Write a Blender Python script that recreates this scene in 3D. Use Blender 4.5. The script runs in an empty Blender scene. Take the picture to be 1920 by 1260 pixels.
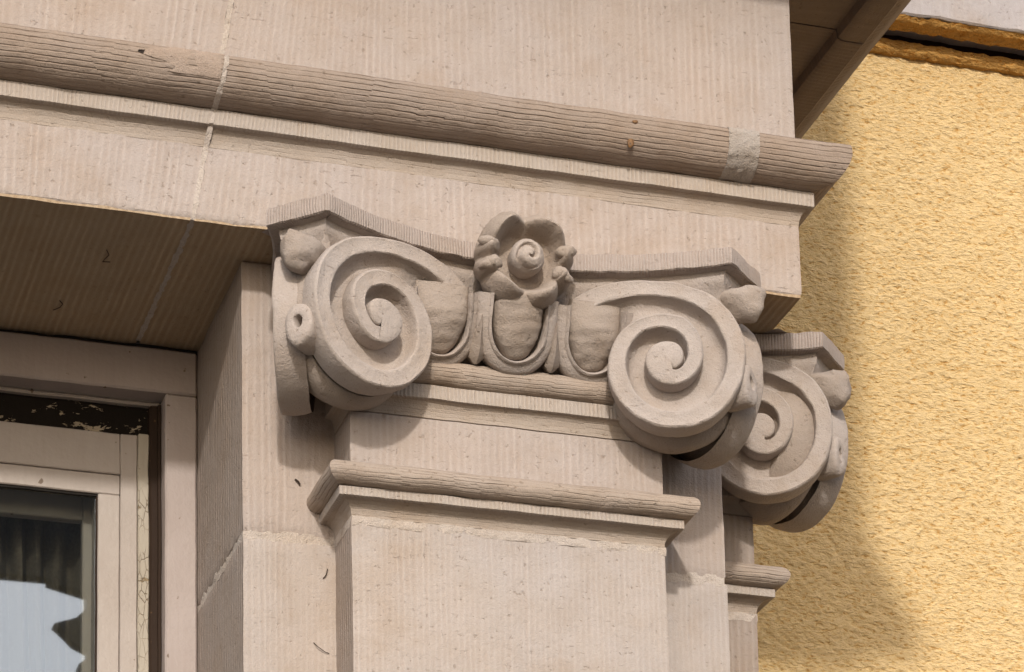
import bpy, math, random
import numpy as np
from mathutils import Vector, Matrix
random.seed(7); RNG = np.random.default_rng(7)
S = bpy.context.scene
COL = S.collection
rad = math.radians

# ------------------------------------------------------------------ camera
cam = bpy.data.cameras.new('camera'); camo = bpy.data.objects.new('camera', cam); COL.objects.link(camo)
camo.location = (-1.41117, -4.41355, -2.29034)
camo.rotation_euler = (rad(101.58211), rad(1.26236), rad(-17.61672))
cam.sensor_width = 36.0; cam.sensor_fit = 'HORIZONTAL'
cam.lens = 5943.474 / 1920 * 36
cam.shift_y = (2105.359 - 630) / 1920
cam.clip_start = .05; cam.clip_end = 2000
S.camera = camo
# ------------------------------------------------------------------ light
TANA, MSL = .27, .49                       # sunlight: sideways and downward drift for each metre of depth
SUN_EL = math.atan(MSL / math.sqrt(1 + TANA * TANA))
W = bpy.data.worlds.new('World'); S.world = W; W.use_nodes = True
wn = W.node_tree.nodes; wl = W.node_tree.links
bg = wn['Background']; sky = wn.new('ShaderNodeTexSky'); sky.sky_type = 'NISHITA'; sky.sun_disc = False
sky.sun_elevation = SUN_EL; sky.sun_rotation = math.atan2(-TANA, -1)
sky.air_density = 1.0; sky.dust_density = 2.5; sky.ozone_density = 1.0
bg.inputs['Strength'].default_value = .15
wtc = wn.new('ShaderNodeTexCoord'); wmap = wn.new('ShaderNodeMapping'); wmap.inputs['Scale'].default_value = (1, 1, 2.2)
wno = wn.new('ShaderNodeTexNoise'); wno.inputs['Scale'].default_value = 2.3; wno.inputs['Detail'].default_value = 6; wno.inputs['Roughness'].default_value = .58
wra = wn.new('ShaderNodeMapRange'); wra.inputs[1].default_value = .36; wra.inputs[2].default_value = .62; wra.inputs[4].default_value = .85
wmx = wn.new('ShaderNodeMix'); wmx.data_type = 'RGBA'; wmx.inputs[7].default_value = (10.5, 10.1, 9.8, 1)          # broken white cloud over the whole sky
wl.new(wtc.outputs['Generated'], wmap.inputs[0]); wl.new(wmap.outputs[0], wno.inputs['Vector']); wl.new(wno.outputs['Fac'], wra.inputs[0]); wl.new(wra.outputs[0], wmx.inputs[0])
wl.new(sky.outputs[0], wmx.inputs[6]); wl.new(wmx.outputs[2], bg.inputs['Color'])
sl = bpy.data.lights.new('sun', 'SUN'); sl.energy = 2.0; sl.angle = rad(2.8); sl.color = (1, .95, .88)
so = bpy.data.objects.new('sun', sl); COL.objects.link(so)
so.rotation_euler = Vector((TANA, 1, -MSL)).to_track_quat('-Z', 'Y').to_euler()
so.location = (-3, -10, 6)
S.view_settings.view_transform = 'Standard'; S.view_settings.look = 'None'
S.view_settings.gamma = 1; S.view_settings.use_curve_mapping = False
S.view_settings.exposure = .40

# ------------------------------------------------------------------ noise for relief
def _hash(ix, iy, iz, seed):
    h = (ix * 374761393 + iy * 668265263 + iz * 2147483647 + seed * 1274126177) & 0xffffffff
    h = ((h ^ (h >> 13)) * 1274126177) & 0xffffffff
    return ((h ^ (h >> 16)) & 0xffff) / 32767.5 - 1
def vnoise(P, scale, seed=0):
    p = P * scale; i = np.floor(p).astype(np.int64); f = p - i; f = f * f * (3 - 2 * f); r = 0
    for dx in (0, 1):
        for dy in (0, 1):
            for dz in (0, 1):
                w = (f[:, 0] if dx else 1 - f[:, 0]) * (f[:, 1] if dy else 1 - f[:, 1]) * (f[:, 2] if dz else 1 - f[:, 2])
                r = r + w * _hash(i[:, 0] + dx, i[:, 1] + dy, i[:, 2] + dz, seed)
    return r
def fbm(P, scale, seed=0, oct=3):
    r = 0; a = 1.0
    for k in range(oct): r = r + a * vnoise(P, scale * 2.03 ** k, seed + k); a *= .5
    return r
def rough(V, amp, scale=30, seed=1):
    V = np.asarray(V, float)
    if amp <= 0: return V
    return V + amp * np.stack([fbm(V, scale, seed + 11 * k) for k in range(3)], 1)

# ------------------------------------------------------------------ object helpers
def mesh(name, V, F, UV=None, mat=None, parent=None, smooth=40, amp=0, scale=30, loc=None):
    V = rough(V, amp, scale)
    me = bpy.data.meshes.new(name); me.from_pydata([tuple(map(float, v)) for v in V], [], F); me.update()
    if UV is not None:
        uvl = me.uv_layers.new(name='UVMap'); li = np.zeros(len(me.loops), np.int32); me.loops.foreach_get('vertex_index', li)
        uvl.data.foreach_set('uv', np.asarray(UV, np.float32)[li].ravel())
    if smooth is not None:
        me.polygons.foreach_set('use_smooth', np.ones(len(me.polygons), bool)); me.set_sharp_from_angle(angle=rad(smooth))
    o = bpy.data.objects.new(name, me); COL.objects.link(o)
    if mat: me.materials.append(mat)
    if parent: o.parent = parent
    return o
def empty(name, loc=(0, 0, 0), rz=0):
    o = bpy.data.objects.new(name, None); COL.objects.link(o); o.location = loc; o.rotation_euler = (0, 0, rz); o.empty_display_size = .05
    return o
def tag(o, label=None, cat=None, group=None, kind=None):
    if label: o['label'] = label
    if cat: o['category'] = cat
    if group: o['group'] = group
    if kind: o['kind'] = kind
    return o
def copy_tree(o, parent=None):
    c = o.copy(); COL.objects.link(c); mi = o.matrix_parent_inverse.copy()
    c.parent = parent
    if parent: c.matrix_parent_inverse = mi
    for ch in o.children: copy_tree(ch, c)
    return c
def grid_faces(n, m, closed_n=False, closed_m=False, flip=False):
    F = []
    for i in range(n if closed_n else n - 1):
        for j in range(m if closed_m else m - 1):
            a = i * m + j; b = ((i + 1) % n) * m + j; c = ((i + 1) % n) * m + (j + 1) % m; d = i * m + (j + 1) % m
            F.append((a, d, c, b) if flip else (a, b, c, d))
    return F
def subdiv(path, step):
    P = [np.array(path[0], float)]
    for a, b in zip(path[:-1], path[1:]):
        a = np.array(a, float); b = np.array(b, float); n = max(1, int(np.ceil(np.linalg.norm(b - a) / step)))
        for k in range(1, n + 1): P.append(a + (b - a) * k / n)
    return P
def sweep(name, path, prof, mat, parent=None, step=.012, vstep=.012, amp=.0006, scale=25, smooth=35, warp=None, caps=True):
    """moulding: profile of (outward offset, height) carried round the corners of a plan path (outside lies to the right of travel)"""
    path = [np.array(p, float) for p in path]; n = len(path)
    nor = []
    for a, b in zip(path[:-1], path[1:]):
        d = (b - a) / np.linalg.norm(b - a); nor.append(np.array([d[1], -d[0]]))
    off = []
    for i in range(n):
        if i == 0: off.append(nor[0])
        elif i == n - 1: off.append(nor[-1])
        else:
            s = nor[i - 1] + nor[i]; off.append(s / (1 + nor[i - 1] @ nor[i]))
    prof = subdiv(prof, vstep); m = len(prof); pl = np.concatenate([[0], np.cumsum([np.linalg.norm(b - a) for a, b in zip(prof[:-1], prof[1:])])])
    V = []; UV = []; u = 0; cols = 0
    for i in range(n - 1):
        L = np.linalg.norm(path[i + 1] - path[i]); k = max(1, int(np.ceil(L / step)))
        for s in range(k + 1):                                   # each side of a corner gets its own vertices: crisp arris
            f = s / k
            for (t, z), v in zip(prof, pl):
                a = path[i] + off[i] * t; b = path[i + 1] + off[i + 1] * t
                p = a + (b - a) * f; V.append((p[0], p[1], z)); UV.append((u + L * f, v))
            cols += 1
        u += L
    F = []
    c0 = 0
    for i in range(n - 1):
        L = np.linalg.norm(path[i + 1] - path[i]); k = max(1, int(np.ceil(L / step)))
        for s in range(k):
            for j in range(m - 1):
                a = (c0 + s) * m + j; b = (c0 + s + 1) * m + j; F.append((a, b, b + 1, a + 1))
        c0 += k + 1
    V = np.array(V)
    if warp: V = warp(V)
    if caps:
        for c, rev in ((0, True), (cols - 1, False)):
            idx = list(range(c * m, c * m + m)); F.append(tuple(idx[::-1] if not rev else idx))
    return mesh(name, V, F, UV, mat, parent, smooth, amp, scale)
def rbox(name, lo, hi, mat, parent=None, bev=.004, step=.03, amp=.0004, axis_u='auto', smooth=35):
    """stone or timber block with worn arrises; each face its own subdivided sheet joined at a small bevel"""
    lo = np.array(lo, float); hi = np.array(hi, float); bev = min(bev, (hi - lo).min() * .3)
    V = []; F = []; UV = []
    key = {}
    ticks = []
    for a in range(3):
        n = max(1, int(np.ceil((hi[a] - lo[a] - 2 * bev) / step)))
        ticks.append(np.concatenate([[lo[a]], np.linspace(lo[a] + bev, hi[a] - bev, n + 1), [hi[a]]]))
    def face(ax, side):
        b, c = [(1, 2), (0, 2), (0, 1)][ax]
        tb, tc = ticks[b][1:-1], ticks[c][1:-1]
        base = len(V)
        for x in tb:
            for y in tc:
                p = [0, 0, 0]; p[ax] = hi[ax] if side else lo[ax]; p[b] = x; p[c] = y
                V.append(tuple(p)); UV.append((x, y))
        nb, nc = len(tb), len(tc); fl = (side == 1) == (ax == 1)
        for i in range(nb - 1):
            for j in range(nc - 1):
                q = (base + i * nc + j, base + (i + 1) * nc + j, base + (i + 1) * nc + j + 1, base + i * nc + j + 1)
                F.append(q[::-1] if fl else q)
        return base, nb, nc
    fs = {(a, s): face(a, s) for a in range(3) for s in (0, 1)}
    def vid(ax, side, ib, ic):
        base, nb, nc = fs[(ax, side)]; return base + (ib % nb) * nc + (ic % nc)
    # bevel strips along the 12 edges
    for a in range(3):
        b, c = [x for x in range(3) if x != a]
        na = len(ticks[a]) - 2
        for sb in (0, 1):
            for sc in (0, 1):
                for i in range(na - 1):
                    def on(ax, side, ii):
                        bb, cc = [(1, 2), (0, 2), (0, 1)][ax]; ind = {}
                        ind[a] = ii; other = c if ax == b else b; ind[other] = (-1 if (sc if other == c else sb) else 0)
                        return vid(ax, side, ind[bb], ind[cc])
                    q = (on(b, sb, i), on(b, sb, i + 1), on(c, sc, i + 1), on(c, sc, i))
                    P = [np.array(V[k]) for k in q]; nn = np.cross(P[1] - P[0], P[2] - P[0]); ctr = (lo + hi) / 2
                    if nn @ (P[0] - ctr) < 0: q = q[::-1]
                    F.append(q)
    for sx in (0, 1):
        for sy in (0, 1):
            for sz in (0, 1):
                s = [sx, sy, sz]; tri = []
                for ax in range(3):
                    bb, cc = [(1, 2), (0, 2), (0, 1)][ax]; tri.append(vid(ax, s[ax], -1 if s[bb] else 0, -1 if s[cc] else 0))
                P = [np.array(V[k]) for k in tri]
                if np.cross(P[1] - P[0], P[2] - P[0]) @ (P[0] - (lo + hi) / 2) < 0: tri = tri[::-1]
                F.append(tuple(tri))
    return mesh(name, V, F, UV, mat, parent, smooth, amp, 25)

# ------------------------------------------------------------------ materials
class NT:
    def __init__(s, name):
        s.m = bpy.data.materials.new(name); s.m.use_nodes = True; s.t = s.m.node_tree; s.b = s.t.nodes['Principled BSDF']
        s.tc = s.t.nodes.new('ShaderNodeTexCoord')
    def n(s, typ, **k):
        nd = s.t.nodes.new(typ)
        for a, v in k.items(): setattr(nd, a, v)
        return nd
    def l(s, a, b): s.t.links.new(a, b)
    def math(s, op, a, b=None, c=None, clamp=False):
        nd = s.n('ShaderNodeMath', operation=op, use_clamp=clamp)
        for i, v in enumerate((a, b, c)):
            if v is None: continue
            if isinstance(v, (int, float)): nd.inputs[i].default_value = v
            else: s.l(v, nd.inputs[i])
        return nd.outputs[0]
    def noise(s, scale, detail=3, rough=.55, vec=None, dist=0):
        nd = s.n('ShaderNodeTexNoise'); nd.inputs['Scale'].default_value = scale; nd.inputs['Detail'].default_value = detail
        nd.inputs['Roughness'].default_value = rough; nd.inputs['Distortion'].default_value = dist
        s.l(vec if vec is not None else s.tc.outputs['Object'], nd.inputs['Vector']); return nd.outputs['Fac']
    def mapv(s, scale, vec=None):
        nd = s.n('ShaderNodeMapping'); nd.inputs['Scale'].default_value = scale
        s.l(vec if vec is not None else s.tc.outputs['Object'], nd.inputs['Vector']); return nd.outputs[0]
    def ramp(s, fac, stops):
        nd = s.n('ShaderNodeValToRGB'); e = nd.color_ramp.elements
        while len(e) < len(stops): e.new(.5)
        for x, (p, c) in zip(e, stops): x.position = p; x.color = (*c, 1) if len(c) == 3 else c
        s.l(fac, nd.inputs[0]); return nd.outputs[0]
    def mix(s, fac, a, b, blend='MIX'):
        nd = s.n('ShaderNodeMix', data_type='RGBA', blend_type=blend)
        for sock, v in ((nd.inputs[0], fac), (nd.inputs[6], a), (nd.inputs[7], b)):
            if isinstance(v, (int, float)): sock.default_value = v
            elif isinstance(v, tuple): sock.default_value = (*v, 1)
            else: s.l(v, sock)
        return nd.outputs[2]
    def bump(s, h, strength=1, dist=.001, prev=None):
        nd = s.n('ShaderNodeBump'); nd.inputs['Strength'].default_value = strength; nd.inputs['Distance'].default_value = dist
        s.l(h, nd.inputs['Height'])
        if prev is not None: s.l(prev, nd.inputs['Normal'])
        return nd.outputs[0]
    def remap(s, x, a, b, c=0., d=1.):
        nd = s.n('ShaderNodeMapRange'); nd.inputs[1].default_value = a; nd.inputs[2].default_value = b; nd.inputs[3].default_value = c; nd.inputs[4].default_value = d
        s.l(x, nd.inputs[0]); return nd.outputs[0]

def stone(name, tool=None, pitch=.011, depth=.0010, base=(.47, .385, .315), contrast=.10, wob=.11, grain=1.0, broken=.5):
    k = NT(name)
    b = np.array(base)
    big = k.noise(2.6, 4, .6); mid = k.noise(17, 4, .6); fine = k.noise(420, 2, .6); fine2 = k.noise(110, 3, .6)
    t = lambda *m: tuple(float(x) for x in np.clip(b * np.array(m), 0, 1))
    c1 = k.ramp(big, [(.32, t(.93, .97, 1.04)), (.46, t(.98, .99, 1.0)), (.58, t(1.03, 1.0, .96)), (.72, t(1.08, 1.0, .90))])     # lilac-grey to rosy-buff beds
    c2 = k.ramp(mid, [(.30, t(.88, .83, .77)), (.46, t(.99, .985, .98)), (.66, t(1.08, 1.10, 1.14))])
    col = k.mix(.5, c1, c2)
    stain = k.remap(k.noise(6.5, 5, .65), .54, .72)                   # brown weather staining
    col = k.mix(k.math('MULTIPLY', stain, .42), col, t(.82, .70, .56))
    col = k.mix(k.remap(fine, .3, .7, 0, .32 * grain), k.mix(1., col, (.80, .78, .76), 'MULTIPLY'), col)
    pits = k.remap(fine2, .345, .285)
    col = k.mix(k.math('MULTIPLY', pits, .45), col, t(.45, .38, .30))
    scr = k.noise(1, 4, .7, vec=k.mapv((30, 30, 210)))                 # fine sideways nicks
    nick = k.remap(scr, .65, .72)
    col = k.mix(k.math('MULTIPLY', nick, .45), col, t(.5, .42, .36))
    h = k.math('ADD', k.math('MULTIPLY', fine, .0008 * grain), k.math('MULTIPLY', k.noise(45, 4, .6), .0016))
    h = k.math('ADD', h, k.math('MULTIPLY', fine2, .0012 * grain))
    h = k.math('SUBTRACT', h, k.math('MULTIPLY', pits, .0006)); h = k.math('SUBTRACT', h, k.math('MULTIPLY', nick, .0005))
    if tool:
        uv = k.n('ShaderNodeSeparateXYZ'); k.l(k.tc.outputs['UV'], uv.inputs[0])
        a, o = (uv.outputs[0], uv.outputs[1]) if tool == 'u' else (uv.outputs[1], uv.outputs[0])
        cmb = k.n('ShaderNodeCombineXYZ'); k.l(a, cmb.inputs[0]); k.l(k.math('MULTIPLY', o, .05 if tool == 'u' else .12), cmb.inputs[1])
        ph = k.math('ADD', k.math('DIVIDE', a, pitch), k.math('MULTIPLY', k.noise(.35 / pitch, 2, .5, vec=cmb.outputs[0]), wob * 8))
        ph = k.math('ADD', ph, k.math('MULTIPLY', k.noise(26, 3, .6), wob * 3))
        if tool == 'v':                                                # the chisel was set down anew every hand's breadth
            wnz = k.n('ShaderNodeTexWhiteNoise', noise_dimensions='1D'); k.l(k.math('FLOOR', k.math('ADD', k.math('MULTIPLY', o, 11), k.math('MULTIPLY', k.noise(9, 2), 3))), wnz.inputs['W'])
            ph = k.math('ADD', ph, k.math('MULTIPLY', wnz.outputs[0], wob * 5))
        w = k.math('SINE', k.math('MULTIPLY', ph, 2 * math.pi))
        if tool == 'v': w = k.remap(k.math('ABSOLUTE', k.math('SINE', k.math('MULTIPLY', ph, math.pi))), .06, .55)      # wide ridges, thin chisel lines
        else: w = k.math('POWER', k.math('MULTIPLY_ADD', w, .5, .5), 1.6)
        mask = k.remap(k.noise(9, 4, .6), .32, .60, 1 - broken, 1)
        mask = k.math('MULTIPLY', mask, k.remap(k.noise(.55 / pitch, 3, .6, vec=cmb.outputs[0]), .32, .66, .15, 1.15))
        mask = k.math('MULTIPLY', mask, k.remap(k.noise(60, 3, .6), .3, .62, .45, 1))
        g = k.math('MULTIPLY', k.math('SUBTRACT', w, .5), mask)
        h = k.math('ADD', h, k.math('MULTIPLY', g, depth))
        furrow = k.math('MULTIPLY', k.math('SUBTRACT', 1., w), mask)  # furrows between the tool ridges, coloured darker
        col = k.mix(k.math('MULTIPLY', furrow, contrast * 2), col, t(.70, .60, .52))
        if tool == 'u': col = k.mix(k.math('MULTIPLY', k.math('MULTIPLY', w, mask), contrast * 1.6), col, t(1.28, 1.28, 1.28))
    k.l(col, k.b.inputs['Base Color']); k.b.inputs['Roughness'].default_value = .88
    k.b.inputs['Specular IOR Level'].default_value = .25
    k.l(k.bump(h, 1, 1.0), k.b.inputs['Normal'])
    return k.m
ST_B = (.440, .380, .346)
M = {}
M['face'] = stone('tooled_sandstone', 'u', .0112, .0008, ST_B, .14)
M['fine'] = stone('fine_tooled_sandstone', 'u', .0092, .0005, (.445, .394, .362), .11)
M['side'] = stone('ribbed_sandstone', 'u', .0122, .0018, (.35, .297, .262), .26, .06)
M['band'] = stone('band_sandstone', 'u', .0060, .0012, (.44, .385, .34), .20, .05, broken=.35)
M['abacus'] = stone('chiselled_band_sandstone', 'u', .0048, .0013, (.395, .340, .312), .24, .04, broken=.4)
M['torus'] = stone('roll_sandstone', 'v', .0084, .0024, (.350, .282, .234), .40, .055, broken=.3)
M['roll'] = stone('small_roll_sandstone', 'v', .0068, .0020, (.395, .325, .270), .30, .16, broken=.75)
M['cav'] = stone('hollow_sandstone', 'v', .0075, .0008, (.42, .355, .30), .12, .2)
M['carve'] = stone('carved_sandstone', None, base=(.425, .370, .336), grain=1.4)
M['carve2'] = stone('carved_sandstone_brown', None, base=(.365, .309, .268), grain=1.4)
M['soffit'] = stone('soffit_sandstone', 'u', .0125, .0010, (.43, .330, .225), .30, .08)
M['mortar'] = stone('lime_mortar', None, base=(.50, .435, .385), grain=2.2)
M['patch'] = stone('mortar_repair', None, base=(.39, .350, .318), grain=2.2)
M['patchwarm'] = stone('reddish_repair', None, base=(.385, .305, .250), grain=2.)
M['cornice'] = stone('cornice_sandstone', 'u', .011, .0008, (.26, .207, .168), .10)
M['bandstone'] = stone('pale_string_course', 'u', .014, .0008, (.48, .44, .435), .05)

def stucco(name, base):
    k = NT(name); b = np.array(base); t = lambda *m: tuple(float(x) for x in b * np.array(m))
    a = k.noise(1.3, 4, .6)
    gr = k.noise(1, 3, .6, vec=k.mapv((88, 88, 200)), dist=.4)          # thrown grain, wider than high
    col = k.ramp(a, [(.3, t(.93, .91, .87)), (.55, t(1, 1, 1)), (.75, t(1.04, 1.04, 1.05))])
    at = k.n('ShaderNodeAttribute', attribute_name='pit')
    col = k.mix(k.math('MULTIPLY', k.remap(gr, .46, .34), .75), col, t(.78, .58, .30))                 # shade in the hollows of the render coat, put into the colour
    col = k.mix(k.math('MULTIPLY', k.remap(gr, .35, .27), .7), col, t(.45, .30, .16))
    col = k.mix(k.math('MULTIPLY', k.remap(gr, .52, .66), .5), col, t(1.12, 1.16, 1.30))  # raised grain lightened in the colour as highlights
    k.l(col, k.b.inputs['Base Color']); k.b.inputs['Roughness'].default_value = .93; k.b.inputs['Specular IOR Level'].default_value = .15
    h = k.math('ADD', k.math('MULTIPLY', gr, .0085), k.math('MULTIPLY', k.noise(330, 2, .6), .0012))
    k.l(k.bump(h, 1, 1.0), k.b.inputs['Normal']); return k.m
M['stucco'] = stucco('yellow_roughcast', (.71, .515, .262))
M['stucco_orange'] = stucco('bounce_lit_roughcast', (.50, .28, .085))  # plaster in deeper orange, bounced light put into the colour

def paint(name, base, peel=.0, under=(.05, .035, .025), rough=.45, streak=True):
    k = NT(name); b = np.array(base); t = lambda *m: tuple(float(x) for x in np.clip(b * np.array(m), 0, 1))
    col = k.ramp(k.noise(5, 4, .6), [(.3, t(.88, .86, .84)), (.55, t(1, 1, 1)), (.75, t(1.05, 1.04, 1.03))])
    f = k.noise(1, 3, .6, vec=k.mapv((160, 160, 9)))
    col = k.mix(k.remap(f, .35, .7, .0, .25), col, t(.80, .77, .74))
    spots = k.remap(k.noise(60, 2, .5), .71, .74)
    col = k.mix(k.math('MULTIPLY', spots, .8), col, (.10, .06, .03))
    h = k.math('MULTIPLY', k.noise(140, 3), .0006)
    crack = None
    if peel > 0:
        n = k.noise(1, 5, .7, vec=k.mapv((26, 60, 60)), dist=.3)
        p = k.remap(n, .5 + .25 * (1 - peel), .515 + .25 * (1 - peel))
        col = k.mix(p, col, under); h = k.math('SUBTRACT', h, k.math('MULTIPLY', p, .0012))
    vor = k.n('ShaderNodeTexVoronoi', feature='DISTANCE_TO_EDGE'); vor.inputs['Scale'].default_value = 1
    k.l(k.mapv((110, 110, 42)), vor.inputs['Vector'])
    if peel > 0:
        cr = k.remap(vor.outputs['Distance'], .035, .01)
        cr = k.math('MULTIPLY', cr, k.remap(k.noise(12, 3), .42, .55, 0, 1 if peel < 1 else 0)); col = k.mix(cr, col, (.16, .11, .07)); h = k.math('SUBTRACT', h, k.math('MULTIPLY', cr, .0008))
    k.l(col, k.b.inputs['Base Color']); k.b.inputs['Roughness'].default_value = rough; k.b.inputs['Specular IOR Level'].default_value = .08 if rough > .5 else .35
    k.l(k.bump(h, 1, 1.0), k.b.inputs['Normal']); return k.m
M['frame'] = paint('weathered_white_paint', (.36, .305, .285))
M['sash'] = paint('cream_paint', (.38, .332, .300))
M['bead'] = paint('flaking_cream_paint', (.36, .32, .26), peel=.42, under=(.22, .16, .09))
M['peel'] = paint('peeling_paint_on_black_wood', (.36, .30, .22), peel=1.42, under=(.012, .009, .007), rough=.7)
M['darkwood'] = paint('dark_brown_wood', (.032, .020, .014), rough=.6)
def plain(name, col, rough=.8, nscale=40, var=.25):
    k = NT(name); b = np.array(col)
    c = k.ramp(k.noise(nscale, 4, .6), [(.3, tuple(b * (1 - var))), (.7, tuple(np.clip(b * (1 + var), 0, 1)))])
    k.l(c, k.b.inputs['Base Color']); k.b.inputs['Roughness'].default_value = rough
    k.l(k.bump(k.math('MULTIPLY', k.noise(nscale * 4, 3), .001), 1, 1.0), k.b.inputs['Normal']); return k.m
M['black'] = plain('rotten_joint', (.012, .009, .007), .95)
M['cloth'] = plain('brown_curtain_cloth', (.085, .068, .05), .95, 200, .3)
M['room'] = plain('dark_room', (.03, .027, .024), .9)
M['paving'] = plain('grey_paving', (.07, .058, .045), .9, 3, .2)
M['twig'] = plain('dry_husk', (.035, .02, .012), .9)
M['resin'] = plain('amber_resin', (.17, .08, .022), .4, 300, .6)
M['leaf'] = plain('dark_foliage', (.05, .075, .03), .8, 5, .4)
M['bark'] = plain('bark', (.09, .065, .045), .9, 15, .3)
def glassmat():
    k = NT('old_window_glass'); t = k.t
    gl = k.n('ShaderNodeBsdfGlossy'); gl.inputs['Roughness'].default_value = .012; gl.inputs['Color'].default_value = (.80, .88, 1, 1)
    tr = k.n('ShaderNodeBsdfTransparent'); tr.inputs['Color'].default_value = (.88, .9, .88, 1)
    mx = k.n('ShaderNodeMixShader'); mx.inputs[0].default_value = .15
    k.l(tr.outputs[0], mx.inputs[1]); k.l(gl.outputs[0], mx.inputs[2])
    k.l(mx.outputs[0], t.nodes['Material Output'].inputs['Surface']); return k.m
M['glass'] = glassmat()

# ------------------------------------------------------------------ dimensions (metres; z = 0 at the architrave soffit, y = 0 at the pier face)
PX0, PX1 = -.394, .388            # pier
PP, PW = .097, .25                # pilaster projection, half width
YW = 1.2                          # yellow wall
YF = .32                          # window frame face
ZJ = -.448                        # pier bed joint
# ------------------------------------------------------------------ ground
g = mesh('ground', [(-400, -400, -3.9), (400, -400, -3.9), (400, 400, -3.9), (-400, 400, -3.9)], [(0, 1, 2, 3)], None, M['paving'], None, None)
tag(g, kind='structure')

# ------------------------------------------------------------------ entablature over window and pilaster
ent = empty('entablature', (0, 0, 0)); tag(ent, 'beige sandstone entablature with bold roll moulding running above window and capital', 'entablature')
XJ = -.4925
def jw(V):                                                      # the block joint leans like that of a flat arch
    V = V.copy(); w = np.clip(1 - np.abs(V[:, 0] - XJ) / .35, 0, 1); V[:, 0] += .165 * np.clip(V[:, 2], 0, 1) * w; return V
def arc(cx, cz, rx, rz, a0, a1, n): return [(cx + rx * math.cos(rad(a)), cz + rz * math.sin(rad(a))) for a in np.linspace(a0, a1, n)]
P_ARCH = [(-.30, 0), (.098, 0), (.1035, .002), (.106, .006), (.106, .122)]
P_CAV = [(.060, .122), (.106, .1222)] + [(.106 + .0145 * (1 - math.cos(a)), .1225 + .0265 * math.sin(a)) for a in np.linspace(0, math.pi / 2, 8)][1:] + [(.1205, .150), (.06, .150)]
P_FIL = [(.06, .1485), (.123, .1485), (.1255, .1500), (.1258, .1735), (.124, .1755), (.06, .1755)]
P_TOR = [(.06, .1757), (.127, .1757)] + arc(.127, .228, .047, .0518, -88, 8, 22) + [(.172, .239), (.166, .2425), (.06, .2470)]
P_FRZ = [(.05, .2440), (.106, .2440), (.106, .66), (.0, .66)]
def ent_part(name, prof, mat, **k):
    for i, (a, b) in enumerate(((-1.7, XJ - .003), (XJ + .003, None))):
        path = [(a, 0), (b, 0)] if b is not None else [(a, 0), (PX1, 0), (PX1, YW - .004)]
        sweep(name, path, prof, mat, ent, warp=jw, **k)
ent_part('frieze', P_FRZ, M['face'], amp=.0005)
ent_part('roll_moulding', P_TOR, M['torus'], vstep=.0035, step=.010, amp=.0011, scale=22, smooth=60)
ent_part('fillet', P_FIL, M['band'], amp=.0006, vstep=.006, step=.008)
ent_part('hollow_moulding', P_CAV, M['cav'], amp=.0004, smooth=60)
# architrave with its soffit: soffit part is its own sheet so the tool marks run inwards
def arch_block(a, b, corner):
    path = [(a, 0), (b, 0)] if not corner else [(a, 0), (PX1, 0), (PX1, YW - .004)]
    sweep('architrave', path, [(.05, .004), (.1035, .0025), (.106, .006), (.106, .1225), (.05, .1225)], M['face'], ent, warp=jw, amp=.0009, scale=40, vstep=.008, step=.009)
arch_block(-1.7, XJ - .003, False); arch_block(XJ + .003, None, True)
def soffit(x0, x1, y0, y1, name='soffit', z=0.0, mat='soffit'):
    nx, ny = max(2, int((x1 - x0) / .02)), max(2, int((y1 - y0) / .02)); V = []; UV = []
    for i in range(nx + 1):
        for j in range(ny + 1):
            x = x0 + (x1 - x0) * i / nx; y = y0 + (y1 - y0) * j / ny; V.append((x, y, z)); UV.append((x, y))
    F = grid_faces(nx + 1, ny + 1, flip=True); o = len(V)
    V2 = [(v[0], v[1], z + .05) for v in V]; F2 = [tuple(k + o for k in f[::-1]) for f in F]
    ring = [i * (ny + 1) for i in range(nx + 1)] + [nx * (ny + 1) + j for j in range(1, ny + 1)] + [i * (ny + 1) + ny for i in range(nx - 1, -1, -1)] + [j for j in range(ny - 1, 0, -1)]
    S_ = [(a, a + o, b + o, b) for a, b in zip(ring, ring[1:] + ring[:1])]
    return mesh(name, V + V2, F + F2 + S_, UV + UV, M[mat], ent, 35, .0006, 30)
soffit(-1.7, XJ - .003, -.1045, .42); soffit(XJ + .003, PX1 + .1045, -.1045, .42)
soffit(PX0 + .02, PX1 + .1045, .4203, YW - .004)
# mortar in the leaning joint
def mortar_strip(prof, name='mortar_joint', dx=.0042):
    return sweep(name, [(XJ - dx, 0), (XJ + dx, 0)], [(t + .0003, z) for t, z in prof], M['mortar'], ent, warp=jw, amp=.0013, scale=110, step=.003, vstep=.005)
mortar_strip([(.04, .001), (.104, .001), (.106, .005), (.106, .1225), (.1205, .149), (.1255, .151), (.1255, .175), (.127, .1757)] + arc(.127, .228, .047, .0518, -88, 8, 14) + [(.166, .2415), (.106, .2455), (.106, .655), (.02, .655)])
V = []; UV = []
for i in range(4):
    for j in range(60): V.append((XJ - .0045 + .003 * i, -.103 + .42 * j / 59, -.0002)); UV.append((V[-1][0], V[-1][1]))
mesh('mortar_joint', V, grid_faces(4, 60, flip=True), UV, M['mortar'], ent, None, .0012, 90)
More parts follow.
